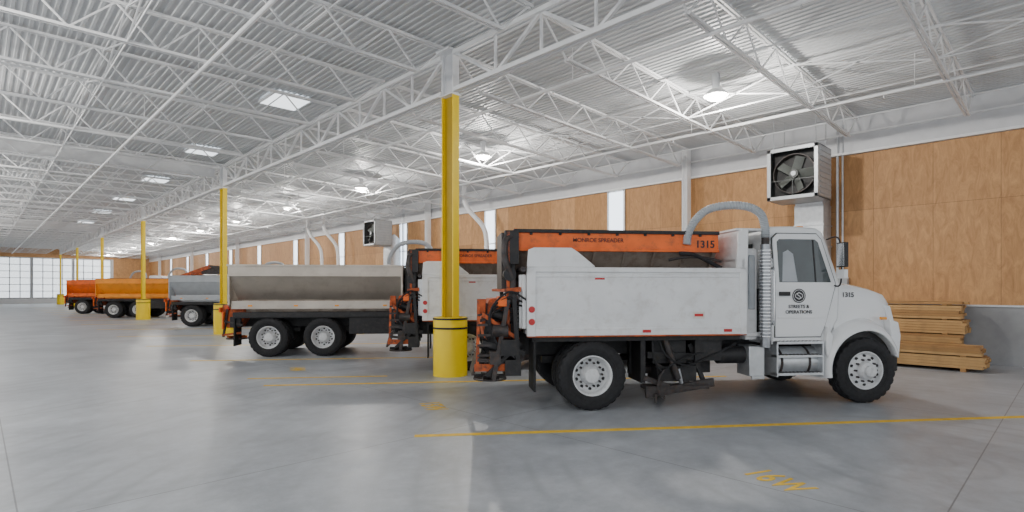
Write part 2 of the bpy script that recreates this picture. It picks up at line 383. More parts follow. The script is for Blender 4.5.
# heaters
def heater():
    e=empty('unit_heater'); top(e,'grey sheet-metal box fan unit heater hung near plywood wall','unit heater','unit heaters')
    b=MB(); W=.6;Hh=.65
    b.bb(0,1.0,-W,W,Hh-.03,Hh,CASE); b.bb(0,1.0,-W,W,-Hh,-Hh+.03,CASE); b.bb(0,1.0,-W,-W+.03,-Hh,Hh,CASE); b.bb(0,1.0,W-.03,W,-Hh,Hh,CASE)
    b.bb(.97,1.0,-W,W,-Hh,Hh,CASE)
    for z in(-Hh,Hh-.09): b.bb(-.02,.02,-W,W,z,z+.09,CASE)
    for y in(-W,W-.09): b.bb(-.02,.02,y,y+.09,-Hh,Hh,CASE)
    for k in range(9): b.bb(.12,.94,-W-.02,-W,-Hh+.1+k*.13,-Hh+.15+k*.13,GREYP)
    b.obj('heater_case',e,bevel=.006)
    b=MB(); b.bb(.32,.34,-W+.03,W-.03,-Hh+.03,Hh-.03,BLACK)
    b.lathe([(.12,.50),(.12,.48),(.3,.47),(.3,.50),(.12,.50)],(0,0,0),DARKM,'x',36)
    for y in(-W+.03,W-.035): b.bb(.03,.32,y,y+.005,-Hh+.03,Hh-.03,DGREY)
    b.obj('fan_shroud',e,label='dark recess with round fan ring')
    b=MB()
    for k in range(5):
        a=k*2*math.pi/5+.3; R=Matrix.Rotation(a,3,'X')@Matrix.Rotation(.6,3,'Z')
        b.box(Matrix.Rotation(a,3,'X')@Vector((.2,0,.26)),(.012,.22,.36),BL,R)
    b.cyl((.10,0,0),(.3,0,0),.11,DGREY,16); b.cyl((.08,0,0),(.11,0,0),.06,CASE,12)
    b.obj('fan',e,label='dark fan blades and motor')
    b=MB(); b.bb(.03,.05,-W+.05,W-.05,-.17,-.15,DGREY); b.bb(.03,.05,-.01,.01,-Hh+.05,-.15,DGREY)
    b.obj('fan_bracket',e)
    for y in(-.5,.5):
        for x in(.15,.9): 
            b=MB(); b.cyl((x,y,Hh),(x,y,1.55),.012,ALU,6); b.obj('hanger_rod',e)
    return e
h=heater(); h.location=(14.6,5.0,4.6); dup(h,(14.6,25.6,4.6),0)
def duct(y):
    b=MB(); b.bb(15.65,16.3,y-.35,y+.35,2.3,3.9,ALU)
    for z in(2.8,3.35): b.bb(15.63,16.32,y-.37,y+.37,z,z+.03,ALU)
    b.prism([(15.6,4.4),(15.9,4.6),(16.3,4.3),(16.3,3.9),(15.65,3.9)],y-.33,y+.33,ALU)
    top(b.obj('metal_duct',bevel=.004),'galvanised sheet-metal duct running down beside the unit heater','duct','heater ducts')
    b=MB(); b.cyl((16.3,y-.5,1.4),(16.3,y-.5,6.0),.035,ALU,8); b.cyl((16.3,y-.62,1.4),(16.3,y-.62,6.0),.025,ALU,8); b.bb(16.2,16.36,y-.75,y-.4,1.5,2.0,GREYP)
    top(b.obj('wall_conduit'),'thin grey electrical conduits with a box on the plywood wall','conduit','wall conduits')
duct(4.95); duct(25.6)
for (y,f) in((17.7,1),(31.2,1),(33.4,1)):
    b=MB(); b.tube([(15.7,y,2.2),(15.7,y,3.7),(15.6,y+.15,4.4),(15.3,y+.7,5.1),(15.2,y+.9,5.6),(15.2,y+.9,6.15)],.10,STEELW,12)
    for z in(2.6,3.5): b.lathe([(z,.10),(z,.115),(z+.04,.115),(z+.04,.10)],(15.7,y,0),STEELW,'z',14)
    top(b.obj('vent_pipe'),'white bent exhaust vent pipe rising beside the wall','vent pipe','vent pipes')
# lumber
def board(L,w,t,m): 
    b=MB(); b.bb(-w/2,w/2,0,L,0,t,m); return b.mesh('lumber_board')
bm1=[board(3.9,.24,.056,LUM),board(3.86,.24,.056,LUM2),board(3.88,.24,.056,LUM)]
def stack(x0,nx,nz,y0,grp,gap):
    z=.07
    for iz in range(nz):
        if iz%gap==0:
            if iz: z+=.022
            for yy in(.3,1.8,3.3):
                b=MB(); b.bb(x0-.01,x0+nx*.25-.01,y0+yy,y0+yy+.09,z-(.07 if iz==0 else .022),z,LUM2)
                top(b.obj('spacer_stick'),'small wooden spacer stick between stacked boards','spacer stick',grp+' spacers')
        for ix in range(nx):
            o=link(bpy.data.objects.new('lumber_board',random.choice(bm1))); o.location=(x0+.12+ix*.25+random.uniform(-.003,.003),y0+random.uniform(-.04,.04)+(.06 if (iz//gap)%2 else 0),z)
            top(o,'rough light-brown lumber board lying in a stack by the wall','lumber board',grp)
        z+=.060
stack(15.45,3,21,1.75,'boards in the tall lumber stack',5)
stack(14.5,3,7,1.32,'boards in the low lumber stack',4)
# floor lines
HD=(-37.3)*math.pi/180
b=MB(); b.bb(0,8.6,-.05,.05,.0,.003,YLINE); lm=b.mesh('parking_line')
b=MB(); b.bb(0,2.6,-.04,.04,.0,.003,YLINE); lm2=b.mesh('parking_line')
for k in range(-1,14):
    o=link(bpy.data.objects.new('parking_line',lm)); o.location=(3.64,5.36+4.65*k,.0005); o.rotation_euler=(0,0,HD)
    top(o,'worn yellow painted stall line on concrete floor','floor marking','stall lines')
for y in(11.0,):
    o=link(bpy.data.objects.new('parking_line',lm2)); o.location=(3.7,y,.0005); o.rotation_euler=(0,0,HD)
    top(o,'worn yellow painted stall line on concrete floor','floor marking','stall lines')
for t,x,y in(('16W',5.10,1.88),('15W',4.75,6.55),('14W',4.9,11.6)):
    o=textobj('stall_number',t,.36,YLINE,None,(x,y,.002),(0,0,math.radians(-112)),.001,space=1.1,off=.016,sc=(.74,1.2))
    top(o,'yellow stencilled stall number %s W on concrete floor'%t[:2],'floor marking')
b=MB(); b.lathe([(0,.12),(1.1,.12),(1.18,.08),(1.2,.001)],(1.4,78,0),YEL,'z',16); top(b.obj('bollard'),'yellow steel bollard near the end wall','bollard')

# ---------------- wheels
def tiregeo(b,yo):
    prof=[(-.10,.27),(-.128,.31),(-.14,.37),(-.14,.42),(-.128,.455),(-.115,.48),(-.075,.487),(-.07,.475),(-.055,.475),(-.05,.49),(-.008,.49),(-.006,.478),(.006,.478),(.008,.49),(.05,.49),(.055,.475),(.07,.475),(.075,.487),(.115,.48),(.128,.455),(.14,.42),(.14,.37),(.128,.31),(.10,.27)]
    def mod(i,t,r):
        if abs(t)>.07 and r>.45 and i%3==0: return r-.018
        return r
    b.lathe(prof,(0,yo,0),RUBBER,'y',75,mod)
    b.lathe([(yo-.1415,.34),(yo-.1445,.345),(yo-.1415,.35)],(0,0,0),RUBBER,'y',48)
def wheelmeshes():
    b=MB(); tiregeo(b,0); tf=b.mesh('tire_front')
    b=MB(); tiregeo(b,0); tiregeo(b,.33); b.cyl((0,.1,0),(0,.3,0),.25,DARKM,20); tr=b.mesh('tire_rear')
    b=MB(); b.lathe([(-.09,.275),(-.115,.285),(-.115,.27),(-.08,.255),(-.06,.235),(-.085,.20),(-.10,.15),(-.10,.13)],(0,0,0),RIMW,'y',40)
    b.lathe([(-.10,.14),(-.17,.12),(-.19,.09),(-.23,.085),(-.24,.07),(-.24,.001)],(0,0,0),RIMW,'y',24)
    b.lathe([(.09,.275),(-.06,.24)],(0,0,0),DARKM,'y',32)
    for k in range(10):
        a=k*math.pi/5; b.cyl((.165*math.cos(a),-.09,.165*math.sin(a)),(.165*math.cos(a),-.135,.165*math.sin(a)),.016,DARKM,6)
        a+=math.pi/10; b.cyl((.215*math.cos(a),-.07,.215*math.sin(a)),(.212*math.cos(a),-.088,.212*math.sin(a)),.022,BLACK,12)
    rf=b.mesh('rim_front')
    b=MB(); b.lathe([(-.09,.275),(-.115,.285),(-.115,.27),(-.08,.25),(.0,.245),(.04,.215),(.05,.14)],(0,0,0),RIMW,'y',40)
    b.lathe([(.05,.15),(-.06,.115),(-.10,.10),(-.105,.07),(-.11,.001)],(0,0,0),RIMW,'y',24)
    for k in range(10):
        a=k*math.pi/5; b.cyl((.17*math.cos(a),.04,.17*math.sin(a)),(.17*math.cos(a),-.01,.17*math.sin(a)),.016,DARKM,6)
        a+=math.pi/10; b.cyl((.205*math.cos(a),.05,.205*math.sin(a)),(.205*math.cos(a),.032,.205*math.sin(a)),.024,BLACK,12)
    rr=b.mesh('rim_rear'); return tf,tr,rf,rr
TF,TR,RF,RR=wheelmeshes()
def wheel(parent,u,side,front):
    t=link(bpy.data.objects.new('wheel',TF if front else TR)); t.parent=parent
    t.location=(u,side*(1.02 if front else 1.04),.488); t.rotation_euler=(0,0,0 if side<0 else math.pi)
    r=link(bpy.data.objects.new('rim',RF if front else RR)); r.parent=t; r['label']='white painted wheel rim with lug nuts'
# ---------------- cab
def cab(e,S,number):
    U=lambda u:u+S
    b=MB()
    prof=[(2.70,.88,1.07),(3.56,.88,1.07),(3.78,1.25,1.07),(3.82,1.78,1.06),(3.63,2.42,1.0),(3.58,2.56,.98),(3.50,2.62,.96),(3.1,2.64,.95),(2.76,2.63,.95),(2.71,2.60,.96),(2.70,2.46,.98),(2.70,1.76,1.065)]
    b.taper([(U(u),z,w) for u,z,w in prof],WHITEC); b.obj('cab_body',e,bevel=.03)
    b=MB(); 
    def ws(u,z,y): return (U(u)+.012,y,z+.006)
    b.add([ws(3.808,1.84,-1.0),ws(3.808,1.84,1.0),ws(3.65,2.37,.95),ws(3.65,2.37,-.95)],[(0,1,2,3)],GLASS)
    b.obj('windshield',e)
    b=MB(); b.bb(U(2.69),U(2.695),-.6,.6,1.9,2.4,GLASS); b.obj('rear_window',e)
    for sd in(-1,1):
        def W(z): return sd*(1.075 if z<1.76 else 1.075-(z-1.76)*.115)
        def plate(poly,t0,t1,m,b):
            n=len(poly); vs=[(U(u),W(z)+sd*t0,z) for u,z in poly]+[(U(u),W(z)+sd*t1,z) for u,z in poly]
            b.add(vs,[tuple(range(n)),tuple(range(n,2*n))]+[(i,(i+1)%n,n+(i+1)%n,n+i) for i in range(n)],m)
        b=MB()
        plate([(2.755,.985),(3.49,.985),(3.575,1.2),(3.73,1.75),(3.73,1.80),(3.555,2.45),(3.48,2.535),(2.84,2.535),(2.755,2.46)],-.008,.003,DGREY,b)
        b.obj('door_seal',e,label='dark door seal gap')
        b=MB(); lower=[(2.767,.997),(3.48,.997),(3.565,1.2),(3.715,1.75),(3.715,1.80),(2.767,1.80)]
        plate(lower,-.01,.016,WHITEC,b)
        plate([(2.767,1.80),(2.83,1.80),(2.83,2.40),(2.87,2.44),(3.44,2.44),(3.49,2.40),(3.655,1.80),(3.715,1.80),(3.545,2.44),(3.475,2.522),(2.85,2.522),(2.767,2.45)],-.01,.014,WHITEC,b)
        plate([(2.80,1.27),(3.55,1.27),(3.555,1.29),(2.80,1.29)],.014,.024,WHITEC,b)
        d=b.obj('door',e,bevel=.004)
        b=MB(); plate([(2.83,1.80),(3.655,1.80),(3.49,2.40),(3.44,2.44),(2.87,2.44),(2.83,2.40)],.0,.008,GLASS,b)
        plate([(3.40,1.80),(3.42,1.80),(3.42,2.44),(3.40,2.44)],.008,.013,BLACK,b)
        b.obj('side_window',d)
        b=MB(); plate([(2.88,1.81),(3.12,1.81),(3.10,2.0),(3.08,2.22),(3.0,2.28),(2.92,2.24)],.0075,.0095,GREYP,b); b.obj('seat',d,label='grey seat back seen through window')
        b=MB(); y=sd*1.105; b.bb(U(2.82),U(2.98),y-.015,y+.015,1.60,1.66,BLACK); b.obj('door_handle',d,label='black door handle')
        b=MB(); b.tube([(U(2.72),sd*1.07,1.2),(U(2.715),sd*1.13,1.25),(U(2.715),sd*1.13,1.95),(U(2.72),sd*1.06,2.0)],.014,CHROME)
        b.obj('grab_handle',e)
        b=MB(); b.tube([(U(3.62),sd*1.02,2.44),(U(3.72),sd*1.17,2.42),(U(3.72),sd*1.20,1.80),(U(3.70),sd*1.05,1.76)],.012,BLACK)
        b.box((U(3.73),sd*1.22,2.20),(.06,.17,.36),BLACK); b.box((U(3.697),sd*1.22,2.20),(.006,.15,.33),CHROME); b.box((U(3.73),sd*1.22,1.92),(.06,.15,.13),WHITEC)
        b.obj('side_mirror',e,bevel=.012,label='black side mirror on arm')
        b=MB(); b.cyl((U(2.74),sd*.86,.62),(U(3.48),sd*.86,.62),.215,ALU,28)
        for u in(2.88,3.32): b.lathe([(-.02,.218),(-.02,.224),(.02,.224),(.02,.218)],(U(u),sd*.86,.62),DARKM,'x',28)
        b.obj('fuel_tank',e,bevel=.01,label='round aluminium tank under the door')
        b=MB()
        for z in(.44,.70,.90): 
            b.bb(U(2.74),U(3.48),sd*1.02,sd*1.17,z,z+.035,ALU)
            for k in range(12): b.bb(U(2.77)+k*.06,U(2.79)+k*.06,sd*1.03,sd*1.16,z+.034,z+.04,DARKM)
        for u in(2.74,3.46): b.bb(U(u),U(u)+.025,sd*1.0,sd*1.16,.42,.93,ALU)
        b.obj('cab_step',e,label='bright metal cab steps')
        b=MB(); c=(U(4.175),0,.50); 
        y0,y1=sd*.80,sd*1.19
        sec=[(y0,.58),(y1,.58),(y1,.61),(y1-sd*.025,.665),(y1-sd*.09,.725),(y1-sd*.2,.77),(y0,.80)]
        sec.append(sec[0]); A0,A1=math.radians(24),math.radians(190)
        def fm(i,t,r):
            a=A0+(A1-A0)*i/28
            k=(1-.14*abs(math.cos(a))**2) if a<math.pi/2 else 1
            return r*k if r<.60 else (.60+(r-.60)*(1-.5*abs(math.cos(a))**2))*k
        b.lathe(sec,c,WHITEC,'y',28,fm,A0,A1)
        b.prism([(U(3.595),.42),(U(3.52),.88),(U(3.56),1.15),(U(3.64),1.0),(U(3.60),.62)],sd*.8,sd*1.15,WHITEC)
        b.prism([(U(4.64),.72),(U(4.75),.66),(U(4.78),1.0),(U(4.74),1.20),(U(4.60),1.25)],sd*.7,sd*1.10,WHITEC)
        b.obj('fender',e,bevel=.01)
        b=MB(); b.lathe([(sd*.5,.57),(sd*1.06,.57),(sd*1.06,.001)],(U(4.175),0,.50),BLACK,'y',22,lambda i,t,r:r*(1-.13*max(0,math.cos(math.pi*i/22))**2),0,math.pi); b.obj('wheel_well',e,label='black wheel well liner')
        b=MB(); b.loft([[(U(4.62),sd*.74,1.22),(U(4.66),sd*1.0,1.20),(U(4.59),sd*.99,1.46),(U(4.60),sd*.74,1.48)],[(U(4.79),sd*.74,1.22),(U(4.75),sd*1.01,1.20),(U(4.70),sd*.99,1.44),(U(4.77),sd*.74,1.46)]],LAMPW); b.obj('headlight',e,bevel=.01,label='clear headlight')
        b=MB(); b.bb(U(4.46),U(4.54),sd*1.06,sd*1.11,1.24,1.28,AMB) ; b.obj('turn_light',e,label='amber turn light')
    b=MB(); secs=[]
    for (u,w,zt) in((3.74,1.03,1.83),(3.95,1.02,1.805),(4.2,1.01,1.765),(4.45,.99,1.71),(4.62,.97,1.655),(4.72,.93,1.57),(4.77,.89,1.42),(4.785,.85,1.2)):
        zb=.98; pts=[(-w,zb),(-w*1.0,zt-.22),(-w*.99,zt-.10),(-w*.955,zt-.045),(-w*.84,zt-.012),(-w*.4,zt),(0,zt+.01)]
        full=pts+[(-p[0],p[1]) for p in pts[-2::-1]]
        secs.append([(U(u),y,z) for y,z in full])
    b.loft(secs,WHITEC); b.obj('hood',e)
    b=MB(); b.bb(U(3.66),U(3.80),-1.02,1.02,1.79,1.835,BLACK); b.obj('cowl',e,label='black windshield cowl')
    b=MB(); b.bb(U(4.75),U(4.795),-.66,.66,.80,1.5,CHROME)
    for k in range(7): b.bb(U(4.79),U(4.805),-.60,.60,.86+k*.08,.90+k*.08,BLACK)
    b.obj('grille',e,bevel=.01)
    b=MB(); b.prism([(-1.02,.45),(1.02,.45),(1.02,.70),(-1.02,.70)],U(4.70),U(4.80),BLACK,'x'); b.obj('bumper',e,bevel=.02)
    for y in(-.7,-.2,0,.2,.7):
        b=MB(); b.box((U(3.40),y,2.655),(.10,.07,.035),AMB); b.obj('roof_marker_light',e,bevel=.01)
    b=MB(); yy=-1.10; b.cyl((U(2.60),yy,.85),(U(2.60),yy,2.35),.072,PERF,18)
    for k in range(26): b.lathe([(1.0+k*.05,.073),(1.005+k*.05,.085),(1.02+k*.05,.085),(1.025+k*.05,.073)],(U(2.60),yy,0),CHROME,'z',16)
    b.cyl((U(2.60),yy,2.35),(U(2.60),yy,2.50),.055,DARKM,14)
    b.obj('exhaust_stack',e,label='ribbed chrome vertical exhaust stack')
    b=MB(); b.tube([(U(2.60),yy,2.45),(U(2.59),yy,2.62),(U(2.52),yy,2.80),(U(2.33),yy+.02,2.90),(U(2.05),yy+.08,2.92),(U(1.78),yy+.14,2.86),(U(1.60),yy+.17,2.70),(U(1.50),yy+.18,2.50),(U(1.48),yy+.18,2.35)],.062,GREYP,14,ribs=True)
    b.obj('exhaust_hose',e,label='grey ribbed flexible hose looping overhead')
    b=MB(); b.bb(U(2.36),U(2.54),-.98,.98,.95,2.30,WHITE); b.bb(U(2.33),U(2.57),-1.02,-.98,1.0,1.06,WHITE); b.bb(U(2.55),U(2.68),-.8,.8,1.0,1.7,BLACK)
    b.bb(U(2.40),U(2.50),-1.0,-.98,1.4,2.2,GREYP); b.obj('equipment_cabinet',e,bevel=.01,label='white equipment cabinet behind cab')
    y=-1.075-.0195; R=(math.pi/2,0,0)
    b=MB(); cx,cz=U(3.13),1.60
    def ring(r0,r1,a0=0,a1=None,ox=0,oz=0,m=TXT,dy=0):
        b.lathe([(-dy,r0),(-dy,r1),(-.003-dy,r1),(-.003-dy,r0),(-dy,r0)],(cx+ox,y,cz+oz),m,'y',28,None,a0,a1)
    ring(.001,.105); ring(.084,.090,m=WHITEC,dy=.001)
    ring(.018,.027,math.radians(0),math.radians(280),0,.026,WHITEC,.001); ring(.018,.027,math.radians(180),math.radians(460),0,-.026,WHITEC,.001)
    ring(.030,.038,math.radians(70),math.radians(290),-.022,0,WHITEC,.001); ring(.030,.038,math.radians(-110),math.radians(110),.022,0,WHITEC,.001)
    b.obj('door_emblem',e,label='dark round seal with pale interlaced letters on cab door')
    textobj('lettering','STREETS &',.07,TXT,e,(U(3.13),y,1.44),R,label='dark lettering STREETS & on door',off=.015); textobj('lettering','OPERATIONS',.07,TXT,e,(U(3.13),y,1.36),R,label='dark lettering OPERATIONS on door',off=.015)
    textobj('lettering',number,.10,TXT,e,(U(3.97),-1.026,1.61),(math.pi/2,0,0),label='dark fleet number '+number,off=.015)
def chassis(e,S,axles,front):
    b=MB(); end=4.58+S
    for sd in(-1,1):
        b.bb(-1.25,end,sd*.40,sd*.48,.72,.98,BLACK)
        b.bb(-1.0,2.3+S,sd*.38,sd*.50,.98,1.08,BLACK)
    for u in (-1.1,-.5,.6,1.4,2.2,2.9+S,3.6+S,4.4+S): b.bb(u-.05,u+.05,-.42,.42,.75,.95,BLACK)
    u=-.85
    while u<2.1+S:
        b.bb(u,u+.07,-1.12,1.12,.99,1.07,BLACK); u+=.36
    b.bb(-.85,2.2+S,-1.12,-1.06,.97,1.06,BLACK)
    b.obj('chassis_frame',e)
    for a in axles:
        b=MB(); b.cyl((a,-.9,.49),(a,.9,.49),.09,BLACK,12); b.lathe([(-.22,.001),(-.2,.12),(-.08,.2),(.08,.2),(.2,.12),(.22,.001)],(a,0,.5),BLACK,'y',16)
        for sd in(-1,1): b.bar((a-.6,sd*.44,.64),(a+.6,sd*.44,.64),.08,.10,BLACK)
        b.obj('axle',e)
    b=MB(); b.cyl((front,-.95,.46),(front,.95,.46),.06,BLACK,10); b.bb(front-.5,front+.3,-.3,.3,.5,1.0,BLACK); b.obj('engine_and_front_axle',e)
    b=MB(); b.cyl((axles[-1],0,.55),(3.2+S,0,.75),.05,DARKM,10); b.obj('drive_shaft',e)
    for sd in(-1,1):
        b=MB(); b.bb(-.83,-.80,sd*.68,sd*1.15,.28,1.0,RUBBER); b.obj('mud_flap',e,label='black rubber mud flap')
    for a in axles:
        for sd in(-1,1): wheel(e,a,sd,False)
    for sd in(-1,1): wheel(e,front,sd,True)
def spinner(e,o):
    b=MB()
    b.prism([(o-.08,1.60),(o-.44,1.56),(o-.56,1.30),(o-.52,1.02),(o-.30,.82),(o-.08,.95)],-.88,-.25,RUST)
    b.prism([(o-.02,1.73),(o-.26,1.70),(o-.26,1.66),(o-.02,1.66)],-1.1,.9,RUST)
    b.bb(o-.34,o-.22,-1.12,-.88,1.46,1.60,ORANGE); b.bb(o-.62,o-.50,-.95,-.89,1.34,1.56,RUST)
    for k in range(4): b.bb(o-.5+k*.12,o-.47+k*.12,-.90,-.88,1.0,1.5,DARKM)
    b.obj('spreader_chute',e,bevel=.008,label='worn orange rear spreader chute')
    b=MB(); 
    b.cyl((o-.42,-.70,.40),(o-.42,-.70,.42),.24,DARKM,24)
    for k in range(6):
        a=k*math.pi/3; b.bar((o-.42+.05*math.cos(a),-.70+.05*math.sin(a),.45),(o-.42+.23*math.cos(a),-.70+.23*math.sin(a),.45),.01,.05,DARKM)
    b.cyl((o-.42,-.70,.42),(o-.42,-.70,.85),.05,DARKM,12)
    b.obj('spinner_disc',e,label='dark spinner disc with vanes')
    b=MB(); b.prism([(o-.70,.50),(o-.66,.50),(o-.58,.80),(o-.62,.80)],-1.0,-.4,DARKM); b.bb(o-.66,o-.15,-1.03,-1.0,.56,.66,RUST); b.obj('spinner_shield',e)
    b=MB()
    for y in(-1.08,-.95,-.2,.6): b.bar((o-.05,y,.55),(o-.12,y,1.65),.06,.06,BLACK)
    b.bar((o-.1,-1.1,1.35),(o-.1,.8,1.35),.05,.05,BLACK); b.bar((o-.55,-1.0,.95),(o+.05,-1.0,.80),.06,.07,BLACK); b.bar((o-.6,-.95,1.25),(o,-.95,1.45),.04,.04,DARKM)
    b.bar((o-.62,-1.0,.60),(o-.60,-1.0,1.45),.04,.04,RUST); b.bar((o-.62,-1.0,.72),(o-.05,-1.0,.66),.05,.05,DARKM)
    b.bar((o-.40,-1.08,.45),(o-.20,-1.08,1.55),.04,.06,DARKM); b.bar((o-.50,-1.05,.50),(o-.02,-1.05,.95),.04,.05,BLACK); b.bar((o-.55,-1.05,1.35),(o-.05,-1.05,1.0),.03,.05,RUST)
    for k in range(5): b.bar((o-.62,-1.02,.78+k*.14),(o-.42,-1.02,.78+k*.14),.03,.03,DARKM)
    b.cyl((o-.2,-1.05,1.12),(o-.42,-1.05,1.12),.09,DARKM,14); b.cyl((o-.15,-.95,1.28),(o-.4,-.95,1.36),.07,BLACK,14); b.bb(o-.3,o-.06,-1.12,-.85,.78,1.0,BLACK); b.bb(o-.24,o-.02,-1.1,-.7,.50,.72,BLACK); b.bb(o-.45,o-.3,-1.1,-.9,.66,.84,DARKM)
    b.obj('spreader_frame',e,label='dark steel spreader support frame')
    b=MB()
    for k in range(11):
        y=-1.12+k*.04; b.tube([(o+.05,y,1.55-.05*k),(o-.2-.03*k,y-.03,1.66-.08*k),(o-.45-.01*k,y,1.38-.05*k),(o-.35,y+.06,.95-.03*k),(o-.1,y,.75)],.014,RUBBER,6)
    b.obj('hydraulic_hose',e,label='black hydraulic hoses')
def spinner_small(e,o):
    b=MB(); b.prism([(o+.35,1.25),(o-.16,1.30),(o-.20,1.1),(o-.05,.72),(o+.20,.72),(o+.35,.95)],-.95,-.35,RUST)
    b.bb(o-.2,o-.16,-1.1,.7,1.12,1.24,ORANGE); b.bb(o-.12,o-.08,-1.12,-.96,.70,1.12,ORANGE)
    b.obj('spreader_chute',e,bevel=.008,label='worn orange rear spreader chute')
    b=MB(); b.cyl((o+.08,-.65,.42),(o+.08,-.65,.45),.26,DARKM,24); b.cyl((o+.08,-.65,.45),(o+.08,-.65,.74),.05,DARKM,10)
    for k in range(6):
        a=k*math.pi/3; b.bar((o+.08+.05*math.cos(a),-.65+.05*math.sin(a),.48),(o+.08+.25*math.cos(a),-.65+.25*math.sin(a),.48),.01,.05,RUST)
    b.obj('spinner_disc',e,label='dark spinner disc with vanes')
    b=MB(); b.bar((o-.12,-1.0,.5),(o-.02,-1.0,1.2),.05,.05,BLACK); b.bar((o-.15,-1.0,.55),(o+.3,-1.0,.60),.05,.05,RUST); b.bb(o+.05,o+.3,-1.05,-.9,.75,1.0,BLACK)
    b.bar((o-.1,-1.05,.9),(o+.35,-1.05,.8),.04,.04,DARKM)
    b.obj('spreader_frame',e,label='dark steel spreader support frame')
def plowgear(e):
    b=MB(); secs=[]
    for t in(0,1):
        x0=.95+t*.75; y=-1.1+t*2.0; pts=[(.10,.13),(.03,.2),(.0,.32),(.03,.45),(.10,.55),(.13,.55),(.06,.45),(.03,.32),(.06,.2),(.13,.13)]
        secs.append([(x0+p[0],y,p[1]) for p in pts])
    b.loft(secs,DARKM)
    b.bar((.93,-1.12,.14),(1.7,.9,.14),.03,.14,DARKM)
    b.obj('scraper_blade',e,label='dark worn underbody scraper blade')
    b=MB()
    b.bb(.72,2.0,-.6,-.5,.42,.98,BLACK)
    b.bb(.95,1.45,-.95,-.5,.62,.95,BLACK); b.bb(.75,.82,-1.0,-.45,.35,.98,BLACK); b.bb(1.55,1.95,-1.05,-.55,.66,.98,BLACK)
    b.cyl((1.1,-1.02,.98),(1.3,-1.02,.40),.05,DARKM,12); b.cyl((1.3,-1.02,.55),(1.36,-1.02,.3),.03,PERF,10)
    b.bar((.8,-.98,.42),(1.15,-1.05,.30),.07,.07,DARKM); b.bar((.85,-.98,.75),(1.9,-.98,.70),.06,.09,BLACK)
    b.bar((1.0,-.95,.60),(1.5,-.95,.32),.05,.06,DARKM); b.cyl((.9,-.7,.5),(1.7,-.7,.5),.06,DARKM,10); b.bb(.80,1.75,-1.08,-.85,.26,.31,DARKM)
    b.bar((.80,-1.06,.20),(1.85,-1.0,.34),.05,.12,DARKM); b.bar((1.5,-.95,.9),(1.72,-.95,.35),.05,.06,BLACK); b.bb(1.0,1.6,-.98,-.6,.36,.58,BLACK)
    b.cyl((1.98,-.85,.72),(2.45,-.85,.72),.13,BLACK,18)
    b.tube([(.9,-1.06,.98),(.92,-1.08,.7),(1.05,-1.07,.52),(1.2,-1.06,.62),(1.5,-1.06,.75),(1.9,-1.0,.8)],.016,RUBBER,6)
    b.tube([(1.0,-1.06,.98),(1.1,-1.08,.75),(1.4,-1.07,.60),(1.75,-1.06,.72),(2.2,-1.0,.9)],.016,RUBBER,6)
    b.obj('underbody_gear',e,label='dark underbody hydraulic gear and tanks')
    b=MB(); b.bb(2.38,2.62,-1.05,-.7,.42,.86,ALU); b.bb(2.40,2.60,-1.09,-1.05,.38,.43,ALU); b.obj('battery_box',e,bevel=.01,label='grey metal battery box')
